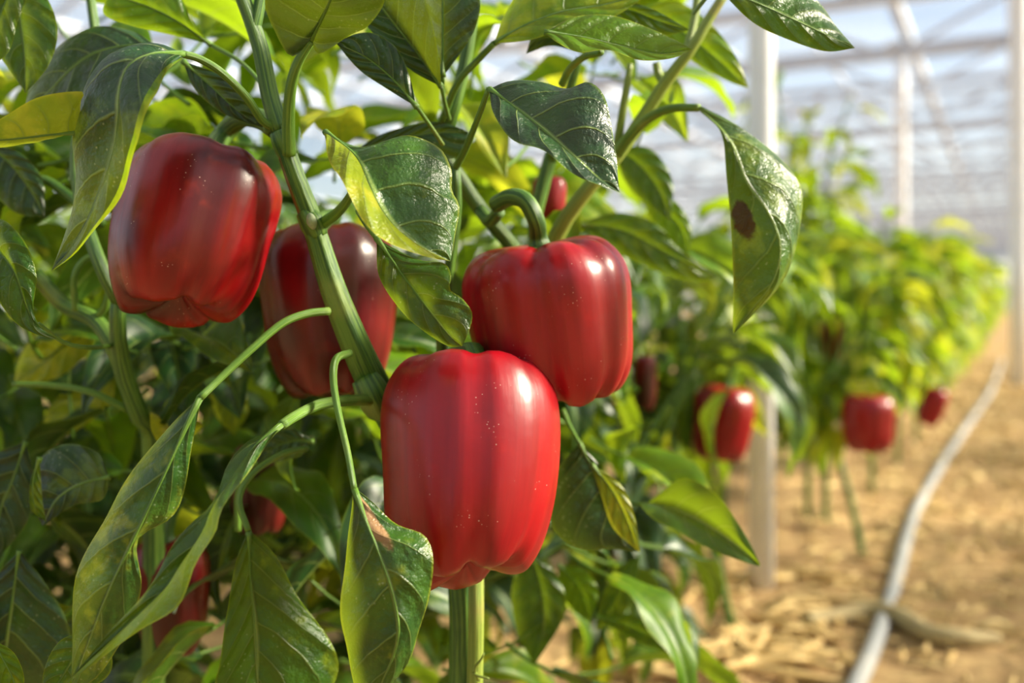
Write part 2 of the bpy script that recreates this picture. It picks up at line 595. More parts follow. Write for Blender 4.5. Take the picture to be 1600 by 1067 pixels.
def hero_leaf(plant, tone, M, L, R, d=0.43, dl=0.0, dr=0.0, bulge=0.12, pet=None, pr=(3.4, 3.0), wave=0.0, seed=0, rel=0.0008, midrib=True, tone2=None, span2=None, start2=0.0):
    def to3(pts, base=None, off=0.0):
        out = []
        m = len(pts)
        for i, p in enumerate(pts):
            if len(p) > 2:
                dd = p[2]
            elif base is not None:
                dd = float(np.interp(i / (m - 1), np.linspace(0, 1, len(base)), base)) + off * math.sin(math.pi * min(1, max(0, i / (m - 1)))) ** 0.7
            else:
                dd = d
            out.append(tuple(at(p[0], p[1], dd)))
        return out
    nv, nh = 36, 8
    M3 = to3(M)
    bd = [p[1] for p in M3]
    CM = crom(M3, nv)
    CL = crom(to3(L, bd, dl), nv)
    CR = crom(to3(R, bd, dr), nv)
    V, UV = [], []
    rng = random.Random(seed * 77 + len(M) * 13 + int(M[0][0]))
    ph = rng.uniform(0, 6)
    for i in range(nv):
        v = i / (nv - 1)
        t = CM[min(i + 1, nv - 1)] - CM[max(i - 1, 0)]
        ac = CR[i] - CL[i]
        nn = np.cross(t, ac)
        ln = np.linalg.norm(nn)
        nn = nn / ln if ln > 1e-9 else np.array([0, -1, 0])
        if nn[1] > 0:
            nn = -nn                      # towards the viewer side of the blade
        for k in range(-nh, nh + 1):
            s = abs(k) / nh
            u = k / nh
            e = CL[i] if k < 0 else CR[i]
            w = np.linalg.norm(e - CM[i])
            p = CM[i] * (1 - s) + e * s
            p = p + nn * (bulge * w * 4 * s * (1 - s) * 0.5)
            p = p + nn * rel * relief(u, v) * min(1, w / 0.012)
            if wave:
                p = p + nn * wave * s * s * math.sin(v * 17 + ph + (2 if k > 0 else 0)) * math.sin(math.pi * v)
            V.append(p)
            UV.append((0.5 + u / 2, v))
    W = 2 * nh + 1
    F = [(i * W + k, i * W + k + 1, (i + 1) * W + k + 1, (i + 1) * W + k) for i in range(nv - 1) for k in range(W - 1)]
    mi = None
    if tone2:
        mi = [1 if span2[0] <= ((k + 0.5) / nh - 1) <= span2[1] and i >= start2 * nv else 0 for i in range(nv - 1) for k in range(W - 1)]
    lf = link('leaf', mesh('leaf', local(V, plant), F, UV, mi=mi), [ML[tone], ML[tone2]] if tone2 else ML[tone], plant)
    if midrib:
        pts = []
        for i in range(0, nv - 1, 3):
            v = i / (nv - 1)
            q = V[i * W + nh] + np.array([0, 0.0003, 0])
            pts.append((*q, 0.0007 * (1 - v) ** 0.7 + 0.0008 * max(0, 1 - 6 * v) + 0.00012))
        link('midrib', mesh('midrib', local(tube_data(pts, 26, 6)[0], plant), *tube_data(pts, 26, 6)[1:]), M_PET, lf)
    if pet:
        dv = px_tube(pet, d, pr, sides=10, ribs=0.06, nrib=3)
        link('petiole', mesh('petiole', local(dv[0], plant), dv[1], dv[2]), M_PET, lf)
    return lf


def proto_leaf(seed, length=0.105, width=0.052, nv=14, nh=4):
    """generic leaf: petiole leaves the origin along +Y, blade arches and droops; returns V,F,UV,material index"""
    r = random.Random(seed)
    pl = r.uniform(0.030, 0.045)
    droop = r.uniform(0.5, 1.9)
    fold = r.uniform(0.15, 0.6)
    twist = r.uniform(-0.8, 0.8)
    wav = r.uniform(0.001, 0.0045)
    ph = r.uniform(0, 6)
    side = r.uniform(-0.3, 0.3)
    length *= r.uniform(0.85, 1.15)
    width *= r.uniform(0.85, 1.15)
    V, UV, F, MI = [], [], [], []
    y, z, ang, x = pl, pl * 0.35, 0.45, 0.0
    step = length / (nv - 1)
    for i in range(nv):
        v = i / (nv - 1)
        hw = width / 2 * (math.sin(math.pi * min(1, v * 0.97 + 0.015) ** 0.72) ** 0.85) * (1 - 0.25 * v)
        hw = max(hw, 0.0004)
        tw = twist * v
        nx, nz = math.sin(tw), math.cos(tw)
        for k in range(-nh, nh + 1):
            u = k / nh
            a = abs(u)
            lift = hw * (fold * a) + 0.10 * hw * 4 * a * (1 - a) + wav * a * a * math.sin(v * 15 + ph + (1.7 if k > 0 else 0)) + 0.0012 * relief(u, v)
            px = x + u * hw * math.cos(fold) * nz + lift * nx
            pz = z + lift * nz * math.cos(ang) - u * hw * nx
            py = y - lift * math.sin(ang) * 0.6
            V.append((px, py, pz))
            UV.append((0.5 + u / 2, v))
        ang -= droop / nv
        y += step * math.cos(ang)
        z += step * math.sin(ang)
        x += step * side * v
    W = 2 * nh + 1
    for i in range(nv - 1):
        for k in range(W - 1):
            F.append((i * W + k, i * W + k + 1, (i + 1) * W + k + 1, (i + 1) * W + k))
            MI.append(0)
    tv, tf, tu = tube_data([(0, 0, 0, 0.0017), (0, pl * 0.5, pl * 0.12, 0.0013), (0, pl, pl * 0.35, 0.0012), (0, pl + step, pl * .35 + step * .4, 0.0009)], 5, 5, cap=False)
    o = len(V)
    V += [tuple(p) for p in tv]
    UV += tu
    for q in tf:
        F.append(tuple(i + o for i in q))
        MI.append(1)
    return np.array(V), F, UV, MI


PROTO = [proto_leaf(100 + i) for i in range(10)]
PMESH = {}


def proto_mesh(i, tone):
    if (i, tone) not in PMESH:
        v, f, u, mi = PROTO[i]
        me = mesh('leaf_blade', v, f, u, mi=mi)
        me.materials.append(MLL[tone])
        me.materials.append(M_PET)
        PMESH[(i, tone)] = me
    return PMESH[(i, tone)]


def leaf_matrix(pos, az, pitch, roll, sc):
    return Matrix.Translation(pos) @ Matrix.Rotation(az, 4, 'Z') @ Matrix.Rotation(pitch, 4, 'X') @ Matrix.Rotation(roll, 4, 'Y') @ Matrix.Diagonal((sc, sc, sc, 1))


def pick(rng, weights):
    ks = list(weights)
    return rng.choices(ks, [weights[k] for k in ks])[0]


def add_leaf(plant, pos, az, pitch, roll, sc, tone, rng):
    o = link('leaf', proto_mesh(rng.randrange(len(PROTO)), tone), None, plant)
    o.matrix_local = leaf_matrix(Vector(pos) - plant.location, az, pitch, roll, sc)
    return o


# ------------------------------------------------------------------ bell peppers
def pepper_mesh(R, H, grooves, top_d=0.10, bot_d=0.16, side_d=0.05, taper=0.86, lens=None, squish=1.0, gw=0.26, seed=0, nt=44, na=96, sq=0.52, dimple=0.16):
    rng = random.Random(seed)
    V, UV = [], []
    ph = [rng.uniform(0, 6) for _ in range(4)]
    lens = lens or [0] * len(grooves)
    G = [g % (2 * math.pi) for g in grooves]
    for i in range(nt + 1):
        f = i / nt
        a = math.pi * (f - 0.5)                      # -90 bottom .. +90 top
        ca, sa = math.cos(a), math.sin(a)
        r = max(ca, 0) ** sq
        z = math.copysign(abs(sa) ** (sq * 1.25), sa)
        # profile normal
        nr, nz = ca, sa
        for k in range(na):
            th = 2 * math.pi * k / na
            g = 0.0
            for q in G:
                dth = abs((th - q + math.pi) % (2 * math.pi) - math.pi)
                g = max(g, math.exp(-(dth / gw) ** 2), 0.55 * math.exp(-(dth / (gw * 2.2)) ** 2))
            # lobe length at the bottom, blended between neighbouring lobes
            ln = 0.0
            ws = 0.0
            for qi in range(len(G)):
                q0, q1 = G[qi], G[(qi + 1) % len(G)]
                mid = q0 + ((q1 - q0) % (2 * math.pi)) / 2
                dth = abs((th - mid + math.pi) % (2 * math.pi) - math.pi)
                w = math.exp(-(dth / 0.65) ** 2)
                ln += w * lens[qi]
                ws += w
            ln /= ws
            hf = (z + 1) / 2
            tp = taper + (1 - taper) * min(1, hf * 1.25) ** 0.8
            dep = side_d
            if sa > 0:
                dep += (top_d - side_d) * sa ** 3
            else:
                dep += (bot_d - side_d) * (-sa) ** 2.2
            dep *= min(1.0, 0.25 + ca * 2.2)
            rr = r * tp - g * dep * nr
            zz = z - g * dep * nz * 0.9
            inner = max(0.0, 1 - r / 0.75)
            if sa > 0:
                zz -= dimple * 1.1 * inner ** 1.3
            else:
                zz += dimple * 1.5 * inner ** 1.1
                zz -= ln * (-sa) ** 1.5 * (1 - 0.6 * inner)
            w = 1 + (0.0045 * math.sin(11 * th + ph[2]) + 0.0035 * math.sin(17 * th + ph[3] + z)) * min(1, 2 * ca) + 0.012 * math.sin(3 * th + ph[0] + z * 2) + 0.014 * math.sin(2 * th + ph[1] - z * 3) + 0.01 * math.sin(5 * z + ph[2] + th)
            V.append((R * max(rr, 0.0) * w * math.cos(th), R * max(rr, 0) * w * squish * math.sin(th), H / 2 * zz))
            UV.append((k / na, f))
    F = []
    for i in range(nt):
        for k in range(na):
            F.append((i * na + k, i * na + (k + 1) % na, (i + 1) * na + (k + 1) % na, (i + 1) * na + k))
    return mesh('body', V, F, UV)


def calyx_data(R, z, n=6, rad=0.22):
    V, F, UV = [], [], []
    na = 36
    for i in range(5):
        f = i / 4
        for k in range(na):
            th = 2 * math.pi * k / na
            r = R * rad * f * (1 + 0.22 * math.cos(n * th) * f)
            V.append((r * math.cos(th), r * math.sin(th), z + R * (0.10 * (1 - f) + 0.03 - 0.05 * f * f)))
            UV.append((k / na, f))
    for i in range(4):
        for k in range(na):
            F.append((i * na + k, i * na + (k + 1) % na, (i + 1) * na + (k + 1) % na, (i + 1) * na + k))
    return V, F, UV


def pepper(px, py, d, wpx, hpx, mat, label, roll=0, pitch=0, spin=0, stalk=None, stalk_r=None, group='red bell peppers on the plants', **kw):
    root = link('bell_pepper', None)
    root.location = at(px, py, d)
    rot = Matrix.Rotation(math.radians(roll), 3, 'Y') @ Matrix.Rotation(math.radians(pitch), 3, 'X') @ Matrix.Rotation(math.radians(spin), 3, 'Z')
    root.rotation_euler = rot.to_euler()
    R = wpx / 2 / FPX * d
    H = hpx / FPX * d
    dimple = kw.get('dimple', 0.16)
    b = link('body', pepper_mesh(R, H, **kw), mat, root)
    zt = H / 2 * (1 - dimple * 1.0)
    cx = link('calyx', mesh('calyx', *calyx_data(R, zt)), M_STEM, root)
    inv = rot.inverted()
    sr = stalk_r or R * 0.13
    if stalk:
        pts = [(0, 0, zt, sr * 1.5), (0, 0, zt + R * 0.16, sr * 1.05)]
        for p in stalk:
            q = inv @ (at(*p) - root.location)
            pts.append((q.x, q.y, q.z, sr))
    else:
        pts = [(0, 0, zt, sr * 1.5), (0, 0, zt + R * 0.25, sr), (R * 0.12, 0.05 * R, zt + R * 0.7, sr * 0.95), (R * 0.3, 0.2 * R, zt + R * 1.1, sr)]
    link('stalk', mesh('stalk', *tube_data(pts, 20, 12, ribs=0.05)), M_STEM, root)
    tag(root, label, 'bell pepper', group)
    return root


rad = math.radians
# front pepper
pepper(733, 724, 0.478, 288, 364, M_RED, 'bright red bell pepper in front, touching the thick stem below it', roll=1, pitch=-15, spin=0,
       grooves=[rad(-135), rad(-84), rad(-35), rad(62), rad(150)], lens=[0.10, -0.02, 0.02, 0.20, 0.26], side_d=0.032, top_d=0.075, bot_d=0.18, gw=0.24, taper=0.87, seed=3, sq=0.54,
       stalk=[(700, 565, 0.52), (650, 590, 0.53), (610, 620, 0.52)])
# left pepper
pepper(302, 364, 0.490, 260, 292, M_RIPE, 'glossy ripening red bell pepper under the drooping leaf, brownish bands down its sides', roll=8, pitch=-15, spin=0,
       grooves=[rad(-142), rad(-62), rad(-24), rad(60), rad(150)], lens=[0.03, 0.0, 0.02, 0.10, 0.14], dimple=0.24, side_d=0.045, top_d=0.07, bot_d=0.17, gw=0.24, taper=0.82, seed=5, sq=0.55,
       stalk=[(345, 215, 0.53), (375, 185, 0.525), (405, 185, 0.51), (432, 202, 0.488)])
# pepper behind the stem
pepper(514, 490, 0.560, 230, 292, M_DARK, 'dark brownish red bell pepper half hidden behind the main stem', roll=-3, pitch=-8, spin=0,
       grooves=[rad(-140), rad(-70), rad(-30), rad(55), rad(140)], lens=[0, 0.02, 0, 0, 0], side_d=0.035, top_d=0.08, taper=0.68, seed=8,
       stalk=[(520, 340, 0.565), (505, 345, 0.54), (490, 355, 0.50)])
# right pepper
pepper(862, 506, 0.515, 272, 276, M_RED, 'red bell pepper with deep folds hanging from a thick curved green stalk', roll=-9, pitch=3, spin=0,
       grooves=[rad(-152), rad(-96), rad(-50), rad(-20), rad(80)], lens=[0.0, 0.04, 0.02, 0.02, 0.0], side_d=0.07, top_d=0.10, bot_d=0.18, gw=0.19, taper=0.86, seed=11,
       stalk=[(838, 345, 0.505), (822, 315, 0.505), (798, 308, 0.51), (775, 320, 0.52)], stalk_r=0.0045)
pepper(858, 312, 0.66, 56, 76, M_RED, 'small red pepper glimpsed between stems above the thick curved stalk', grooves=[0.4, 2.3, 4.2], seed=21, nt=24, na=48)
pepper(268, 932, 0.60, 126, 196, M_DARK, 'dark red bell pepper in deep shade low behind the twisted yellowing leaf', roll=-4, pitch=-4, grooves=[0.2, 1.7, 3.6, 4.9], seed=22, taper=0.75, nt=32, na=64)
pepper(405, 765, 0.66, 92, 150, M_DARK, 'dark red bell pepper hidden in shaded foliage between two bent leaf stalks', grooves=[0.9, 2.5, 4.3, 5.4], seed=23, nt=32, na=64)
pepper(1128, 662, 1.22, 100, 124, M_RED, 'blurred red bell pepper beside the white post, crossed by a green leaf', roll=8, dimple=0.08, top_d=0.05, grooves=[0.9, 2.5, 4.3, 5.3], seed=24, nt=28, na=48)
pepper(1356, 662, 1.62, 84, 96, M_RED, 'blurred round red bell pepper hanging low in the row near the pale hose', dimple=0.06, top_d=0.04, side_d=0.03, grooves=[0.5, 2.2, 4.0, 5.1], seed=25, nt=28, na=48)
pepper(1456, 636, 2.2, 40, 66, M_RED, 'small blurred red pepper farthest along the row', roll=22, grooves=[0.5, 2.2, 4.0], seed=26, nt=24, na=40)
pepper(1304, 532, 2.0, 36, 74, M_RED, 'small blurred pinkish red pepper high in the row above the round one', roll=-6, grooves=[0.5, 2.2, 4.0], seed=27, nt=24, na=40)
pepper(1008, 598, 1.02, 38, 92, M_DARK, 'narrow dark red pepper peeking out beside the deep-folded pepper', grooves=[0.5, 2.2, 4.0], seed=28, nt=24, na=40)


# ------------------------------------------------------------------ foreground plants
def plant_root(px, d, label, group='pepper plants of the row'):
    p = at(px, HORIZON, d)
    o = link('pepper_plant', None)
    o.location = (p.x, p.y, soil_height(p.x, p.y))
    tag(o, label, 'plant', group)
    return o


def stem(plant, pts, d, r_px, name='stem', mat=None, sides=14, ribs=0.05, nrib=5, n=None):
    v, f, u = px_tube(pts, d, r_px, sides=sides, ribs=ribs, nrib=nrib, n=n)
    return link(name, mesh(name, local(v, plant), f, u), mat or M_STEM, plant)


PA = plant_root(722, 0.52, 'nearest pepper plant, its thick ridged stem running diagonally between the peppers')
PB = plant_root(735, 0.62, 'pepper plant behind the folded pepper, its stem leaning up to the right')
PC = plant_root(236, 0.60, 'shaded pepper plant at the photo\'s left edge with a bent green stem')
GROUND_Y = lambda d: HORIZON + CAM_H / d * FPX

# plant A: main stem
stem(PA, [(438, 200, 0.480, 14), (456, 262, 0.480, 14.5), (488, 348, 0.485, 16), (520, 450, 0.488, 19), (556, 540, 0.495, 22), (590, 612, 0.51, 24), (650, 720, 0.53, 24),
          (712, 860, 0.53, 22), (724, 960, 0.525, 21), (724, 1100, 0.525, 22), (722, GROUND_Y(0.52), 0.52, 26)], 0.48, 16, 'main_stem', n=70, sides=20, ribs=0.09, nrib=6)
stem(PA, [(368, -30, 0.475), (392, 30, 0.477), (408, 80, 0.478), (422, 150, 0.48), (438, 205, 0.48)], 0.478, (11, 15), 'branch', n=24)
stem(PA, [(412, -30, 0.478), (403, 20, 0.477), (396, 48, 0.477)], 0.478, (8, 11), 'branch')
stem(PA, [(438, 206, 0.480, 17), (444, 222, 0.480, 19), (452, 244, 0.480, 16)], 0.48, 16, 'stem_node', n=10)
stem(PA, [(476, 330, 0.484, 15), (488, 349, 0.484, 20), (496, 368, 0.486, 17)], 0.48, 16, 'stem_node', n=10)
stem(PA, [(570, 590, 0.50, 22), (584, 618, 0.50, 27), (594, 640, 0.51, 22)], 0.50, 16, 'stem_node', n=10)
stem(PA, [(744, 880, 0.520, 12), (744, 960, 0.512, 12.5), (743, 1020, 0.511, 12.5), (741, 1120, 0.512, 13)], 0.51, 12, 'branch', M_STEM_Y)
# dried tendril on the lower stem
stem(PA, [(748, 1062, 0.505), (742, 1045, 0.50), (752, 1030, 0.498), (756, 1020, 0.498)], 0.5, (3, 1.2), 'tendril', M_STEM_Y, n=14)
stem(PA, [(738, 1050, 0.502), (748, 1056, 0.50), (764, 1060, 0.498)], 0.5, (3, 1.5), 'tendril', M_STEM_Y, n=10)

# pale healed scar on the stem node
v_, f_, u_ = px_tube([(484, 334, .4755, 2), (485, 338, .4745, 6), (487, 346, .474, 8), (489, 353, .4745, 6), (490, 358, .4755, 2)], .474, 8, n=14, sides=12)
link('stem_scar', mesh('stem_scar', local(v_, PA), f_, u_), plain_mat('stem_scar', (0.20, 0.27, 0.12), (0.34, 0.39, 0.25), 140, 0.6, 0.3), PA)
# A1 drooping leaf over the left pepper
hero_leaf(PA, 'dark', d=0.425,
          M=[(287, 84, .445), (238, 84, .425), (200, 104, .415), (186, 150, .412), (184, 205, .414), (166, 275, .42), (138, 345, .425), (108, 392, .43), (80, 424, .43)],
          L=[(287, 82, .445), (236, 70, .44), (175, 96, .44), (130, 142, .44), (118, 196, .44), (123, 262, .44), (110, 330, .437), (96, 384, .433), (80, 424, .43)],
          R=[(287, 88, .445), (262, 112, .425), (238, 146, .405), (228, 180, .402), (222, 222, .403), (200, 272, .408), (168, 332, .416), (128, 388, .425), (80, 424, .43)],
          bulge=0.30, wave=0.002, pet=[(432, 200, .48), (410, 188, .475), (384, 150, .465), (345, 112, .455), (312, 92, .45), (285, 84, .445)], pr=(7, 6), seed=1, tone2='light', span2=(0.86, 1))  # right margin lighter: the lit rim is put into the colour
hero_leaf(PA, 'dark', d=0.49, M=[(285, 95), (330, 135), (370, 172), (412, 200)], L=[(285, 95), (305, 140), (350, 178), (412, 200)], R=[(285, 95), (345, 118), (392, 160), (412, 200)], seed=2)
hero_leaf(PA, 'yellow', d=0.43, M=[(124, 206), (80, 210), (30, 216), (-40, 222), (-80, 230)], L=[(124, 206), (126, 160), (128, 143), (60, 152), (0, 186), (-80, 230)],  # backlit underside put into the colour by the yellow tone
          R=[(124, 206), (80, 214), (30, 222), (-40, 230), (-80, 230)], dl=-0.01, dr=0.03, seed=3)
hero_leaf(PA, 'dark', d=0.52, M=[(248, 74), (190, 72), (130, 92), (70, 150), (40, 190)], L=[(248, 74), (205, 48), (145, 42), (85, 78), (45, 140), (40, 190)],
          R=[(248, 74), (220, 105), (170, 140), (110, 185), (40, 190)], dl=0.015, dr=-0.015, seed=4)
hero_leaf(PC, 'mid', d=0.50, M=[(20, -50), (30, 20), (38, 80), (40, 146)], L=[(20, -50), (-30, 0), (-10, 70), (40, 146)], R=[(20, -50), (72, -5), (90, 50), (76, 102), (40, 146)], seed=5)
hero_leaf(PC, 'mid', d=0.41, M=[(30, -40), (10, 0), (-8, 50), (-20, 110)], L=[(30, -40), (-20, 0), (-40, 60), (-20, 110)], R=[(30, -40), (42, -5), (27, 35), (14, 80), (-20, 110)], seed=6)
hero_leaf(PA, 'light', d=0.52, M=[(330, 70, .53), (280, 35), (230, 10), (170, -10)], L=[(330, 70, .53), (300, 30), (270, -10), (170, -10)], R=[(330, 70, .53), (270, 55), (205, 40), (162, 22), (170, -10)], seed=7,
          pet=[(425, 150, .49), (380, 100, .51), (330, 70, .53)])
hero_leaf(PC, 'dark', d=0.56, M=[(-20, 225), (20, 260), (50, 300), (70, 340)], L=[(-20, 225), (-20, 280), (20, 330), (70, 340)], R=[(-20, 225), (30, 238), (66, 280), (70, 340)], seed=8)
# B1 leaf seen from below at the top
hero_leaf(PA, 'dark', d=0.435, M=[(486, 64, .445), (500, 35, .435), (516, 0, .42), (535, -60, .40)], L=[(486, 64, .445), (455, 88, .445), (430, 50, .44), (414, 0, .43), (440, -60, .41), (535, -60, .40)],
          R=[(486, 64, .445), (500, 84, .445), (545, 56, .44), (578, 38, .43), (600, -10, .42), (535, -60, .40)], bulge=-0.12,
          pet=[(452, 242, .475), (451, 190, .468), (455, 135, .458), (466, 98, .45), (486, 64, .445)], pr=(11, 7), seed=9)
hero_leaf(PA, 'dark', d=0.475, M=[(652, 168), (615, 125), (575, 92), (524, 66)], L=[(652, 168), (600, 136), (560, 108), (524, 66)], R=[(652, 168), (640, 120), (622, 78), (590, 54), (560, 52), (524, 66)],
          pet=[(692, 226, .50), (672, 196, .49), (652, 168, .475)], seed=10)
hero_leaf(PB, 'dark', d=0.49, M=[(690, 136), (650, 80), (610, 30), (560, -40)], L=[(690, 136), (640, 108), (590, 60), (545, 0), (560, -40)], R=[(690, 136), (684, 80), (668, 10), (640, -40), (560, -40)],
          pet=[(702, 186, .52), (695, 160, .50), (690, 136, .49)], seed=11, dr=-0.02)
hero_leaf(PB, 'dark', d=0.49, M=[(692, 120), (692, 60), (692, 0), (690, -60)], L=[(692, 120), (674, 90), (664, 30), (668, -20), (690, -60)], R=[(692, 120), (720, 82), (744, 40), (746, -10), (690, -60)],
          pet=[(698, 176, .52), (693, 150, .50), (692, 120, .49)], seed=12, dl=0.02)
# B5 folded leaf between the peppers
hero_leaf(PA, 'olive', d=0.43,
          M=[(508, 206, .455), (556, 244, .435), (578, 290, .425), (598, 330, .42), (625, 362, .418), (665, 390, .42), (704, 408, .425)],
          L=[(506, 206, .455), (512, 238, .43), (530, 282, .41), (555, 322, .402), (595, 368, .40), (640, 396, .405), (704, 408, .425)],
          R=[(510, 206, .455), (575, 238, .445), (632, 216, .445), (688, 226, .445), (706, 262, .445), (703, 300, .442), (717, 326, .438), (712, 368, .432), (704, 408, .425)],
          bulge=0.22, wave=0.002, pet=[(490, 360, .488), (512, 344, .482), (530, 330, .472), (548, 306, .455), (566, 268, .437)], pr=(10, 6), seed=13, tone2='yellow', span2=(-1, 0))  # left half yellow: the lit underside is put into its colour
hero_leaf(PA, 'mid', d=0.445, M=[(588, 372, .455), (628, 428, .445), (665, 478, .44), (702, 524, .44), (722, 541, .44)], L=[(588, 372, .455), (592, 430), (622, 480), (658, 514), (698, 540), (722, 541, .44)],
          R=[(588, 372, .455), (642, 402), (692, 410), (706, 432), (703, 452), (722, 466), (738, 490), (732, 520), (722, 541, .44)], seed=14, wave=0.0015,
          pet=[(560, 330, .48), (572, 350, .465), (588, 372, .455)], pr=(5, 4))
hero_leaf(PB, 'dark', d=0.53, M=[(545, 242), (600, 222), (670, 208), (732, 206)], L=[(545, 242), (600, 208), (680, 190), (732, 206)], R=[(545, 242), (620, 246), (690, 250), (728, 238), (732, 206)], seed=15)
# C1 broad leaf above the folded pepper
hero_leaf(PB, 'dark', d=0.435, M=[(764, 139, .455), (805, 168, .445), (850, 204, .435), (900, 248, .425), (942, 284, .422), (968, 300, .42)],
          L=[(764, 139, .455), (772, 182), (800, 214), (850, 240), (898, 270), (940, 291), (968, 300, .42)],
          R=[(764, 139, .455), (795, 128), (850, 127), (888, 136), (918, 131), (944, 152), (956, 190), (962, 245), (968, 300, .42)],
          bulge=0.2, wave=0.0015, dl=-0.012, dr=0.018, pet=[(712, 262, .52), (728, 232, .50), (745, 190, .475), (764, 139, .455)], pr=(6, 4.5), seed=16)
# leaves across the top
hero_leaf(PB, 'light', d=0.50, M=[(772, 68), (820, 40), (880, 18), (960, 4), (1040, -30)], L=[(772, 68), (790, 20), (830, -30), (930, -40), (1040, -30)], R=[(772, 68), (830, 62), (880, 46), (960, 26), (1040, -30)],
          pet=[(690, 190, .54), (715, 130, .52), (745, 96, .51), (772, 68, .50)], pr=(6, 5), seed=17, dl=0.02, dr=-0.01)
hero_leaf(PB, 'light', d=0.475, M=[(850, 50), (910, 58), (970, 72), (1030, 84), (1082, 77)], L=[(850, 50), (900, 26), (955, 24), (1005, 40), (1050, 60), (1082, 77)], R=[(850, 50), (870, 66), (905, 82), (950, 78), (1000, 94), (1050, 91), (1082, 77)],
          pet=[(878, 132, .52), (892, 106, .51), (915, 88, .50), (940, 82, .485)], seed=18, dl=0.01, dr=-0.012, pr=(6, 5))
hero_leaf(PB, 'mid', d=0.52, M=[(930, 20), (980, 16), (1030, 34), (1078, 47)], L=[(930, 20), (970, 2), (1020, 14), (1078, 47)], R=[(930, 20), (980, 40), (1030, 56), (1078, 47)], seed=19)
hero_leaf(PB, 'dark', d=0.53, M=[(940, 85), (895, 66), (850, 60), (822, 84)], L=[(940, 85), (890, 50), (840, 40), (822, 84)], R=[(940, 85), (900, 80), (860, 72), (822, 84)], seed=20)
hero_leaf(PB, 'light', d=0.60, M=[(985, 10), (1050, 40), (1110, 85), (1170, 138)], L=[(985, 10), (1050, 72), (1095, 104), (1140, 128), (1170, 138)], R=[(985, 10), (1060, 4), (1115, 42), (1152, 92), (1170, 138)], seed=21)
hero_leaf(PB, 'mid', d=0.475, M=[(1120, -20), (1190, 8), (1260, 40), (1336, 75)], L=[(1120, -20), (1175, 34), (1232, 62), (1290, 80), (1336, 75)], R=[(1120, -20), (1220, -40), (1276, 0), (1306, 40), (1336, 75)], seed=22,
          pet=[(1085, 20, .52), (1105, -5, .49), (1120, -20, .475)], dr=0.02)
# C6 hanging leaf on the arched stalk
hero_leaf(PB, 'spotted', d=0.50, M=[(1092, 168, .525), (1138, 216, .508), (1166, 285, .495), (1200, 332, .490), (1220, 385, .488), (1208, 440, .490), (1176, 482, .495), (1146, 522, .50)],
          L=[(1090, 170, .525), (1124, 206, .510), (1136, 270, .505), (1140, 340, .502), (1145, 400, .50), (1146, 450, .50), (1145, 490, .50), (1146, 522, .50)],
          R=[(1096, 166, .525), (1155, 198, .52), (1210, 236, .52), (1246, 285, .515), (1253, 330, .51), (1242, 398, .505), (1214, 452, .50), (1146, 522, .50)],
          bulge=0.22, wave=0.0012, midrib=False, pet=[(962, 245, .57), (985, 212, .56), (1015, 184, .55), (1050, 169, .54), (1092, 168, .525)], pr=(9, 6), seed=23)
hero_leaf(PB, 'mid', d=0.66, M=[(900, 350), (970, 360), (1040, 395), (1120, 434)], L=[(900, 350), (960, 392), (1030, 425), (1085, 442), (1120, 434)], R=[(900, 350), (965, 332), (1025, 350), (1065, 392), (1120, 434)], seed=24)
hero_leaf(PB, 'mid', d=0.66, M=[(960, 230), (1000, 260), (1030, 300), (1048, 345)], L=[(960, 230), (975, 280), (1010, 320), (1048, 345)], R=[(960, 230), (1015, 232), (1050, 280), (1048, 345)], seed=25)
hero_leaf(PB, 'light', d=0.68, M=[(1010, 300), (1040, 330), (1065, 360), (1075, 400)], L=[(1010, 300), (1015, 345), (1045, 380), (1075, 400)], R=[(1010, 300), (1055, 315), (1080, 355), (1075, 400)], seed=26)
# plant B stems
stem(PB, [(1140, -20, .56), (1110, 25, .56), (1080, 76, .56), (1040, 128, .565), (1000, 190, .57), (962, 244, .57), (905, 312, .575), (868, 372, .585), (850, 460, .60), (790, 700, .61), (738, 900, .615), (730, 1100, .62), (735, GROUND_Y(.62), .62)],
     0.57, (7, 18), 'main_stem', M_STEM_Y, n=60)
stem(PB, [(1090, -10, .57), (1085, 30, .57), (1072, 84, .565)], 0.57, (6, 7), 'branch', M_STEM_Y)
stem(PB, [(1025, 98, .57), (1030, 118, .57), (1042, 134, .566)], 0.57, (6, 8), 'branch', M_STEM_Y)
stem(PB, [(745, -20, .54), (735, 50, .54), (724, 110, .54), (706, 180, .54), (690, 230, .55), (720, 280, .555), (752, 328, .56), (800, 385, .57), (858, 480, .595)], .55, (9, 13), 'branch', n=40)
stem(PB, [(712, 262, .52), (714, 330, .525), (702, 420, .53), (690, 540, .54), (705, 720, .57), (735, 960, .61)], .53, (7, 10), 'branch', n=30)
stem(PB, [(862, 240, .60), (848, 290, .60), (835, 360, .60), (850, 480, .60)], .60, 11, 'branch')
stem(PB, [(780, 330, .53), (765, 345, .54), (752, 330, .555)], .54, 10, 'branch')
stem(PB, [(905, 90, .56), (890, 140, .565), (868, 210, .58), (862, 250, .60)], .57, (6, 9), 'branch')
stem(PB, [(985, 100, .57), (975, 160, .57), (962, 240, .575)], .57, (5, 7), 'branch', M_STEM_Y)

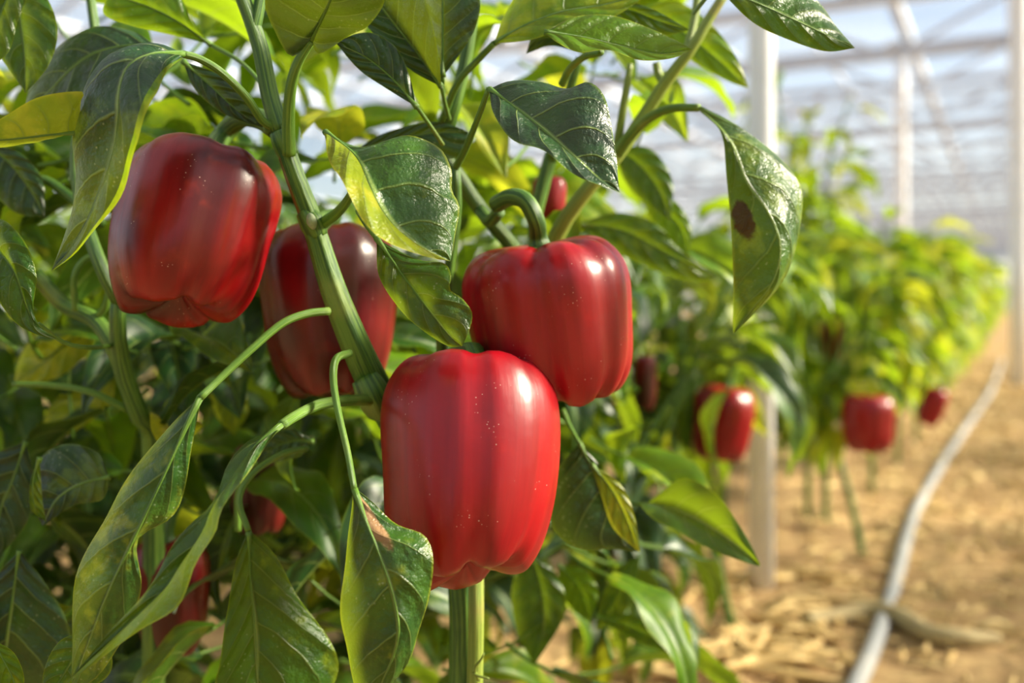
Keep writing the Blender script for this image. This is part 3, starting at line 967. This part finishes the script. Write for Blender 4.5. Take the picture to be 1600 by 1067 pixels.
# leaves low in front
hero_leaf(PA, 'olive', d=0.42,
          M=[(312, 622, .43), (288, 672, .425), (246, 765, .42), (205, 850, .418), (168, 930, .42), (140, 1000, .425), (112, 1075, .43)],
          L=[(310, 622, .43), (262, 668), (200, 748), (152, 826), (124, 890), (112, 960), (112, 1020), (112, 1075, .43)],
          R=[(314, 622, .43), (302, 690), (290, 760), (268, 806), (226, 832), (215, 852), (224, 905), (214, 945), (185, 1010), (150, 1060), (112, 1075, .43)],
          bulge=0.2, dl=0.012, dr=0.004, wave=0.0015, pet=[(514, 486, .480), (480, 490, .472), (440, 506, .462), (390, 548, .45), (345, 590, .44), (312, 622, .43)], pr=(6.5, 6), seed=30)
hero_leaf(PA, 'olive', d=0.405,
          M=[(440, 664, .43), (392, 706, .42), (352, 775, .41), (318, 840, .405), (262, 915, .40), (190, 985, .40), (95, 1075, .40)],
          L=[(440, 664, .43), (388, 694, .43), (352, 732, .42), (338, 772, .415), (300, 820, .408), (252, 888, .402), (205, 945, .40), (150, 1015, .40), (95, 1075, .40)],
          R=[(440, 666, .43), (396, 722, .41), (368, 762, .40), (350, 800, .392), (342, 836, .39), (300, 886, .388), (272, 948, .388), (225, 984, .392), (160, 1026, .397), (95, 1075, .40)],
          bulge=0.35, wave=0.002, pet=[(580, 626, .495), (545, 626, .48), (500, 632, .462), (465, 648, .445), (440, 664, .43)], pr=(9, 8), seed=31)
hero_leaf(PA, 'burnt', d=0.42,
          M=[(554, 765, .425), (572, 815, .418), (598, 880, .412), (618, 945, .41), (622, 1000, .41), (600, 1060, .415), (575, 1110, .42)],
          L=[(552, 765, .425), (546, 830), (536, 895), (533, 955), (542, 1020), (556, 1075), (575, 1110, .42)],
          R=[(556, 763, .425), (584, 786), (618, 818), (662, 836), (678, 872), (673, 922), (656, 982), (634, 1040), (575, 1110, .42)],
          bulge=0.22, dl=0.012, dr=0.010, wave=0.002, pet=[(546, 552, .48), (526, 560, .468), (521, 590, .46), (528, 640, .448), (543, 705, .435), (554, 765, .425)], pr=(6.5, 5), seed=32)
hero_leaf(PA, 'mid', d=0.49, M=[(388, 830), (390, 895), (398, 980), (404, 1090)], L=[(386, 830), (362, 900), (356, 960), (343, 1030), (340, 1090), (404, 1090)],
          R=[(392, 830), (430, 868), (472, 940), (518, 1006), (530, 1050), (500, 1090), (404, 1090)], seed=33, dl=-.01, dr=.015, wave=0.002,
          pet=[(480, 700, .52), (440, 710, .51), (395, 740, .50), (374, 780, .495), (388, 830, .49)], pr=(5, 5))
hero_leaf(PC, 'mid', d=0.45, M=[(-20, 372, .45), (20, 420, .44), (42, 480, .44), (60, 515, .44), (92, 531, .445)], L=[(-20, 372, .45), (-10, 450), (20, 500), (56, 522), (92, 531, .445)],
          R=[(-20, 340, .45), (10, 346), (40, 380), (57, 430), (52, 480), (62, 508), (92, 531, .445)], seed=34, bulge=0.25)
hero_leaf(PC, 'dark', d=0.52, M=[(172, 745), (130, 755), (90, 780), (66, 822)], L=[(172, 745), (150, 705), (100, 694), (60, 720), (48, 775), (66, 822)], R=[(172, 745), (160, 780), (115, 790), (66, 822)], seed=35, dl=.01)
hero_leaf(PC, 'light', d=0.515, M=[(62, 715), (52, 750), (54, 790), (72, 815)], L=[(62, 715), (48, 750), (48, 795), (72, 815)], R=[(62, 715), (64, 750), (66, 780), (72, 815)], seed=36)
hero_leaf(PC, 'dark', d=0.53, M=[(30, 860), (20, 930), (10, 1000), (0, 1090)], L=[(30, 860), (-20, 920), (-40, 1000), (0, 1090)], R=[(30, 860), (70, 910), (108, 980), (104, 1050), (0, 1090)], seed=37)
hero_leaf(PC, 'dark', d=0.55, M=[(40, 690), (20, 750), (0, 800), (-10, 880)], L=[(40, 690), (-20, 720), (-40, 800), (-10, 880)], R=[(40, 690), (56, 760), (40, 820), (-10, 880)], seed=38)
hero_leaf(PC, 'mid', d=0.46, M=[(150, 985), (120, 1020), (95, 1060), (70, 1100)], L=[(150, 985), (95, 1000), (68, 1050), (70, 1100)], R=[(150, 985), (172, 1010), (165, 1060), (70, 1100)], seed=39)
hero_leaf(PC, 'light', d=0.45, M=[(-10, 1000), (5, 1030), (20, 1060), (30, 1100)], L=[(-10, 1000), (-15, 1040), (0, 1070), (30, 1100)], R=[(-10, 1000), (22, 1020), (38, 1060), (30, 1100)], seed=40)
hero_leaf(PA, 'dark', d=0.56, M=[(490, 690), (455, 690), (425, 702), (400, 728)], L=[(490, 690), (460, 670), (420, 684), (400, 728)], R=[(490, 690), (470, 712), (432, 722), (400, 728)], seed=41,
          pet=[(372, 830, .56), (372, 770, .56), (385, 735, .56), (400, 722, .56)], pr=(5, 5))
# right of the front pepper, below
hero_leaf(PB, 'dark', d=0.56, M=[(905, 692), (930, 740), (955, 800), (998, 862)], L=[(905, 692), (870, 740), (862, 820), (905, 858), (950, 858), (998, 862)], R=[(905, 692), (936, 728), (962, 790), (998, 862)], seed=42,
          pet=[(880, 640, .59), (890, 665, .58), (905, 692, .56)])
hero_leaf(PB, 'yellow', d=0.555, M=[(924, 725), (955, 765), (978, 810), (998, 862)], L=[(924, 725), (940, 775), (958, 825), (998, 862)], R=[(924, 725), (968, 755), (990, 800), (1000, 862)], seed=43)
hero_leaf(PB, 'mid', d=0.66, M=[(830, 865), (845, 920), (850, 980), (835, 1040)], L=[(830, 865), (800, 915), (808, 985), (835, 1040)], R=[(830, 865), (872, 900), (882, 960), (835, 1040)], seed=44)
hero_leaf(PB, 'light', d=0.68, M=[(872, 882), (895, 905), (912, 935), (922, 972)], L=[(872, 882), (876, 925), (898, 955), (922, 972)], R=[(872, 882), (915, 890), (935, 925), (922, 972)], seed=45)
hero_leaf(PB, 'mid', d=0.69, M=[(1000, 868), (975, 905), (955, 945), (930, 985)], L=[(1000, 868), (962, 890), (940, 935), (930, 985)], R=[(1000, 868), (992, 925), (965, 970), (930, 985)], seed=46)
hero_leaf(PB, 'mid', d=0.66, M=[(930, 962), (980, 978), (1030, 1000), (1075, 1022)], L=[(930, 962), (975, 992), (1030, 1016), (1075, 1022)], R=[(930, 962), (985, 960), (1035, 985), (1075, 1022)], seed=47)
hero_leaf(PB, 'yellow', d=0.70, M=[(505, 820), (510, 845), (512, 870), (520, 890)], L=[(505, 820), (485, 845), (488, 878), (520, 890)], R=[(505, 820), (532, 840), (535, 870), (520, 890)], seed=48, midrib=False)

# shaded leaves behind the left plant; backlight put into their yellow colour
hero_leaf(PC, 'yellow', d=0.64, M=[(150, 500), (110, 530), (70, 565), (20, 600)], L=[(150, 500), (90, 505), (40, 540), (20, 600)], R=[(150, 500), (140, 545), (90, 590), (20, 600)], seed=50, dl=.02)
hero_leaf(PC, 'yellow', d=0.66, M=[(180, 585), (140, 625), (100, 655), (62, 690)], L=[(180, 585), (120, 598), (75, 640), (62, 690)], R=[(180, 585), (172, 630), (120, 672), (62, 690)], seed=51, dl=.02)
hero_leaf(PA, 'yellow', d=0.68, M=[(330, 560), (350, 590), (362, 630), (366, 680)], L=[(330, 560), (328, 600), (338, 650), (366, 680)], R=[(330, 560), (372, 585), (388, 640), (366, 680)], seed=52)
# plant C stems at the left
stem(PC, [(186, 462, .535), (184, 520, .54), (196, 590, .55), (222, 660, .56), (240, 760, .58), (236, GROUND_Y(.60), .60)], .55, (12, 18), 'main_stem', n=40)
stem(PC, [(56, 428, .56), (100, 476, .56), (148, 500, .555), (176, 540, .55), (196, 590, .555)], .55, (12, 13), 'branch')
stem(PC, [(118, 486, .55), (117, 430, .548), (140, 402, .55), (168, 420, .55), (168, 470, .55), (150, 500, .555)], .55, (5, 6), 'petiole', M_PET)
stem(PC, [(160, 350, .56), (100, 300, .57), (60, 280, .57), (-20, 300, .57)], .56, (8, 6), 'branch')
stem(PC, [(20, 600, .56), (80, 602, .56), (140, 612, .555), (200, 640, .56)], .56, (4.5, 6), 'petiole', M_PET)
stem(PC, [(60, 505, .47), (100, 535, .48), (140, 543, .49), (176, 540, .55)], .5, (3, 4), 'petiole', M_PET)
stem(PC, [(186, 470, .535), (160, 420, .53), (130, 330, .54), (120, 230, .55), (150, 100, .56), (140, -20, .57)], .55, (12, 7), 'branch', n=30)


CLEAR = [(1356, 662, 1.62, 70), (1456, 640, 2.2, 40), (1304, 532, 2.0, 38), (1132, 666, 1.22, 82), (1008, 598, 1.02, 40), (1190, 800, 1.58, 75)]


def blocks(p):
    if p.y < 0.1:
        return False
    x = 800 + p.x / p.y * FPX
    y = HORIZON - (p.z - CAM_H) / p.y * FPX
    return any(p.y < d + 0.05 and math.hypot(x - cx, y - cy) < r for cx, cy, d, r in CLEAR)


def fill(plants, box, n, tones, seed, size=(0.7, 1.05), az=None):
    rng = random.Random(seed)
    x0, x1, y0, y1, d0, d1 = box
    for i in range(n):
        x = x0 + (x1 - x0) * (i + rng.random()) / n
        p = at(x, rng.uniform(y0, y1), rng.uniform(d0, d1))
        pl = min(plants, key=lambda q: abs(q.location.x - p.x))
        a = rng.uniform(0, 2 * math.pi)
        pt, rl, sz, tn = rng.uniform(-0.9, 0.5), rng.uniform(-0.6, 0.6), rng.uniform(*size), pick(rng, tones)
        mt = leaf_matrix(p, a, pt, rl, sz)
        if any(blocks(mt @ Vector((0, q, 0.01))) for q in (0.03, 0.07, 0.11)):
            continue
        add_leaf(pl, p, a, pt, rl, sz, tn, rng)


BRIGHT = {'mid': 2, 'light': 6, 'yellow': 3}  # lighter mix; backlight put into the colour of leaves that stand shaded
SHADE = {'dark': 5, 'mid': 4, 'light': 1, 'yellow': .6}  # darker mix; the shade is put into the leaf colours
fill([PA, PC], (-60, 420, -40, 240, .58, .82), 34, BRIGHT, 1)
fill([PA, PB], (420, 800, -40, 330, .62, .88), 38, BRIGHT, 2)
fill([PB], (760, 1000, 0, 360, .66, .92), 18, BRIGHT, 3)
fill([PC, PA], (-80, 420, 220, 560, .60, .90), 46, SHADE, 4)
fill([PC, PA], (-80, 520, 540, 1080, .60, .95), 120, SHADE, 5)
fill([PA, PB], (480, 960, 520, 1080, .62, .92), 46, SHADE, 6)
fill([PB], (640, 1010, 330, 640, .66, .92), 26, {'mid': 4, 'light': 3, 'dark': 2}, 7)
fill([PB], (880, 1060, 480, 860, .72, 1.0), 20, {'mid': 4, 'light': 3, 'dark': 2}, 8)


# ------------------------------------------------------------------ plants of the row behind
def row_plant(base, h, nleaf, seed, label, group, tones, individual=True, spread=0.16, lowest=0.16, lean=None, fork_at=None):
    rng = random.Random(seed)
    root = link('pepper_plant', None)
    root.location = (base.x, base.y, soil_height(base.x, base.y))
    tag(root, label, 'plant', group)
    parts = []
    nodes = []
    fork = fork_at or h * rng.uniform(0.24, 0.34)
    lean = lean or Vector((rng.uniform(-.03, .03), rng.uniform(-.03, .03), 0))
    parts.append(tube_data([(0, 0, -0.02, .007), (lean.x * .4, lean.y * .4, fork * .5, .006), (lean.x, lean.y, fork, .006)], 8, 8))
    for z in np.linspace(lowest, fork, 4):
        nodes.append((Vector((lean.x * z / fork, lean.y * z / fork, z)), 0))
    nb = rng.choice((4, 5))
    a0 = rng.uniform(0, 6.28)
    for b in range(nb):
        a = a0 + b * 2 * math.pi / nb + rng.uniform(-.3, .3)
        hh = h * rng.uniform(0.8, 1.0)
        ou = spread * rng.uniform(.55, 1.1)
        pts = []
        for q in range(5):
            t = q / 4
            rr = ou * t ** 0.8
            pts.append((lean.x + math.cos(a) * rr + rng.uniform(-.012, .012), lean.y + math.sin(a) * rr + rng.uniform(-.012, .012), fork + (hh - fork) * t, .005 * (1 - t * .65)))
        parts.append(tube_data(pts, 12, 7))
        S = crom(pts, 9)
        for s in S[1:]:
            nodes.append((Vector(s[:3]), a))
    link('stem', mesh('stem', *merge(parts)), M_STEM, root)
    Vs, Fs, UVs, MIs, off = [], [], [], [], 0
    mats = list(tones)
    for i in range(nleaf):
        nd, a = nodes[rng.randrange(len(nodes))]
        az = a - math.pi / 2 + rng.uniform(-1.5, 1.5)
        if nd.z < fork + .02:
            az = rng.uniform(0, 6.28)
        top = nd.z / h
        sc = rng.uniform(.7, 1.1) * (1.0 - .25 * max(0, top - .6))
        mtx = leaf_matrix(nd + Vector((0, 0, rng.uniform(-.02, .02))), az, rng.uniform(-1.0, .25) + .35 * (top - .5), rng.uniform(-.5, .5), sc)
        tone = pick(rng, tones)
        k = rng.randrange(len(PROTO))
        if any(blocks(root.location + mtx @ Vector((0, q, 0.01))) for q in (0.03, 0.06, 0.09, 0.12)):
            continue
        if individual:
            o = link('leaf', proto_mesh(k, tone), None, root)
            o.matrix_local = mtx
        else:
            v, f, u, mi = PROTO[k]
            m4 = np.array(mtx)
            Vs.append(v @ m4[:3, :3].T + m4[:3, 3])
            Fs += [tuple(j + off for j in q) for q in f]
            UVs += list(u)
            ti = mats.index(tone)
            MIs += [ti if m == 0 else len(mats) for m in mi]
            off += len(v)
    if not individual:
        me = mesh('foliage', np.vstack(Vs), Fs, UVs, mi=MIs)
        for t in mats:
            me.materials.append(MLL[t])
        me.materials.append(M_PET)
        o = link('foliage', me, None, root)
        o['kind'] = 'stuff'
    return root


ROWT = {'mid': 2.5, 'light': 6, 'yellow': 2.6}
SUNT = {'mid': 1, 'light': 6, 'yellow': 4}  # sunlit mix; the sun's brightness is put into the leaf colours
# row line: starts behind the foreground plants, runs along RD
R0 = Vector((0.27, 1.16, 0))
ROW = [   # pixel column, depth, height, leaves, stem lean, label
    (1150, 1.34, 0.55, 190, (-0.085, 0.02, 0), 'blurred pepper plant with a leaning stem left of the white post, carrying the leaf-crossed pepper'),
    (1130, 1.75, 0.62, 170, (0.0, 0.0, 0), 'blurred pepper plant directly behind the white post'),
    (1352, 1.72, 0.58, 190, (-0.06, 0.08, 0), 'blurred pepper plant beyond the post bearing the round red pepper'),
    (1262, 2.05, 0.95, 70, (0.0, 0.0, 0), 'tall leggy pepper plant rising above the row against the pale roof'),
    (1290, 2.00, 0.66, 220, (0.0, 0.0, 0), 'blurred pepper plant at the foot of the tall leggy one'),
    (1362, 2.35, 0.64, 210, (0.0, 0.0, 0), 'sunlit pepper plant just past the round pepper'),
    (1402, 2.75, 0.64, 200, (0.0, 0.0, 0), 'sunlit pepper plant two places past the round pepper'),
    (1432, 3.2, 0.64, 190, (0.0, 0.0, 0), 'sunlit pepper plant three places past the round pepper'),
]
for i, (x, d, h, n, ln, lab) in enumerate(ROW):
    b = at(x, HORIZON, d)
    tall = h > .8
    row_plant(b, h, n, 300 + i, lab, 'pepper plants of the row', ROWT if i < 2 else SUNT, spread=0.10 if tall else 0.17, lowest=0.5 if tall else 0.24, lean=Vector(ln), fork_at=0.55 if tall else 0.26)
yl = random.Random(3)
root_ = [o for o in COL.objects if o.name.startswith('pepper_plant') and o.get('label', '').startswith('blurred pepper plant beyond')][0]
hero_leaf(root_, 'yellow', d=1.52, M=[(1330, 590), (1338, 604), (1346, 620)], L=[(1330, 590), (1326, 606), (1346, 620)], R=[(1330, 590), (1350, 600), (1346, 620)], midrib=False, seed=60)
hero_leaf(root_, 'yellow', d=1.53, M=[(1350, 588), (1362, 602), (1366, 622)], L=[(1350, 588), (1346, 606), (1366, 622)], R=[(1350, 588), (1376, 600), (1366, 622)], midrib=False, seed=61)
# the leaf that crosses the blurred pepper by the post
first_ = [o for o in COL.objects if o.name.startswith('pepper_plant') and 'leaf-crossed' in o.get('label', '')][0]
for (x, y, d_, az_, pt_, sc_) in ((1168, 560, 1.12, 2.2, -1.25, 0.95), (1180, 545, 1.14, 4.0, -1.3, 1.1), (1215, 560, 1.2, 3.6, -1.35, 1.1), (1095, 590, 1.25, 2.6, -1.2, .8)):
    add_leaf(first_, at(x, y, d_), az_, pt_, 0.3, sc_, 'mid', yl)
for i in range(22):
    s = 2.75 + i * 0.42
    row_plant(R0 + RD * s + PD * (random.Random(i).uniform(-.05, .05) - .02), 0.66 + 0.05 * math.sin(i * 2.1), 150, 400 + i,
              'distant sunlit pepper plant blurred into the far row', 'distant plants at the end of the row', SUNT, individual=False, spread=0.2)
# plants standing close behind the foreground ones
BACK = [
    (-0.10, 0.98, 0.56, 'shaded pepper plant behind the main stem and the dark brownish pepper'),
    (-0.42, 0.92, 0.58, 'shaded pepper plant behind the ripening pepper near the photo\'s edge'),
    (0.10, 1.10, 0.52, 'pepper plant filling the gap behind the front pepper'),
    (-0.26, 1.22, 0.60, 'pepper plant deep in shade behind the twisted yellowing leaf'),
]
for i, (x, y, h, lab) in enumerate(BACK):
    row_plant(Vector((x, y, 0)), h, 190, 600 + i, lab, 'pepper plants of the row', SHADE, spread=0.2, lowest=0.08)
# the next bed, seen through gaps of the foreground foliage
for i in range(11):
    b = Vector((-1.05, 1.35, 0)) + RD * (i * 0.36) + PD * random.Random(i + 50).uniform(-.1, .1)
    row_plant(b, 0.62, 160, 500 + i, 'blurred pepper plant of the next bed glimpsed through the foreground foliage', 'plants of the next bed', ROWT, individual=False, spread=0.2, lowest=0.06)
# unseen bed across the path, added to shade it and darken reflections
for i in range(18):
    if i in (12, 15):
        continue
    b = rowpt(-2.4 + i * 0.45, 0.84 + random.Random(i + 90).uniform(-.05, .05), 0)
    row_plant(b, 0.70 + 0.28 * random.Random(i + 120).random(), 190, 700 + i, 'unseen pepper plant added in the bed across the path', 'unseen added plants of the bed across the path', ROWT, individual=False, spread=0.2)

# unseen row behind the camera, added to darken what the peppers reflect
for i in range(6):
    row_plant(rowpt(-0.6 - i * 0.42, -0.50, 0), 0.66, 170, 800 + i, 'unseen pepper plant added to the row behind the photographer', 'unseen added plants of the row behind the photographer', ROWT, individual=False, spread=0.18)

# ------------------------------------------------------------------ ground details
M_HOSE = plain_mat('pale_hose_plastic', (0.30, 0.31, 0.33), (0.42, 0.41, 0.40), 9, 0.5, 0.1)
M_STRAW = plain_mat('dry_straw', (0.55, 0.36, 0.13), (0.74, 0.55, 0.26), 18, 0.8, 0.3)
M_STALK = plain_mat('dry_stalk', (0.36, 0.27, 0.13), (0.50, 0.40, 0.21), 14, 0.8, 0.3)


def ground_px(x, y, lift=0.0):
    d = CAM_H * FPX / (y - HORIZON)
    p = at(x, y, d)
    return Vector((p.x, p.y, soil_height(p.x, p.y) + lift))


def ground_tube(name, pts, r, mat, label, cat, n=60, sides=12, group=None):
    P = []
    for q in pts:
        g = ground_px(q[0], q[1])
        rr = q[2] if len(q) > 2 else r
        P.append((g.x, g.y, g.z + rr * 0.9, rr))
    o = link(name, mesh(name, *tube_data(P, n, sides)), mat)
    tag(o, label, cat, group)
    return o


ground_tube('irrigation_hose', [(1320, 1120), (1348, 1060), (1375, 985), (1400, 910), (1420, 840), (1440, 785), (1475, 725), (1510, 672), (1532, 640), (1552, 605), (1566, 565)], 0.011, M_HOSE,
            'long pale irrigation hose lying along the sandy path', 'hose', n=90)
ground_tube('dry_stalk', [(1260, 985, .010), (1310, 968, .012), (1360, 962, .014), (1405, 975, .014), (1450, 1000, .013), (1500, 1008, .012), (1560, 1002, .008)], 0.012, M_STALK,
            'thick curved dry stalk lying across the pale hose', 'dry stalk', n=50)

def straw_mesh(seed):
    r = random.Random(seed)
    L = r.uniform(.07, .16)
    w = r.uniform(.0035, .0065)
    b = r.uniform(-.4, .4)
    pts = [(-L / 2, 0, 0, w * .5), (-L / 6, b * L * .3, w * .4, w), (L / 6, b * L * .3, w * .5, w * .9), (L / 2, 0, 0, w * .3)]
    return mesh('straw', *tube_data(pts, 7, 6))


SM = [straw_mesh(i) for i in range(10)]
for m_ in SM:
    m_.materials.append(M_STRAW)
rng = random.Random(77)
cnt = 0
while cnt < 70:
    x, y = rng.uniform(960, 1340), rng.uniform(900, 1075)
    if abs(x - (1400 - (y - 910) * .36)) < 30:
        continue
    g = ground_px(x, y)
    o = link('straw_piece', SM[cnt % 10])
    o.location = (g.x, g.y, g.z + .006)
    o.rotation_euler = (rng.uniform(-.2, .2), rng.uniform(-.25, .25), rng.uniform(0, 6.28))
    tag(o, 'dry straw scrap strewn on the soil around the foot of the white post', 'straw', 'dry straw scraps on the soil')
    cnt += 1
# uncountable litter
Vs, Fs, off = [], [], 0
for i in range(5200):
    s = rng.uniform(-0.2, 7.5)
    w = rng.gauss(0.12, 0.35)
    p = Vector((0.35, 1.0, 0)) + RD * s + PD * w
    L = rng.uniform(.02, .075)
    wd = rng.uniform(.002, .007)
    a = rng.uniform(0, 6.28)
    z = soil_height(p.x, p.y) + .004
    dx, dy = math.cos(a) * L / 2, math.sin(a) * L / 2
    ex, ey = -math.sin(a) * wd, math.cos(a) * wd
    lift = rng.uniform(0, .012)
    Vs += [(p.x - dx, p.y - dy, z), (p.x + ex, p.y + ey, z + lift), (p.x + dx, p.y + dy, z + lift * .6), (p.x - ex, p.y - ey, z + lift * .3), (p.x, p.y, z + lift + wd * .7)]
    Fs += [(off, off + 3, off + 4), (off + 3, off + 2, off + 4), (off + 2, off + 1, off + 4), (off + 1, off, off + 4)]
    off += 5
o = link('plant_litter', mesh('plant_litter', Vs, Fs, smooth=False), M_STRAW)
tag(o, 'fine dry plant litter strewn over the soil along the row', 'litter', kind='stuff')
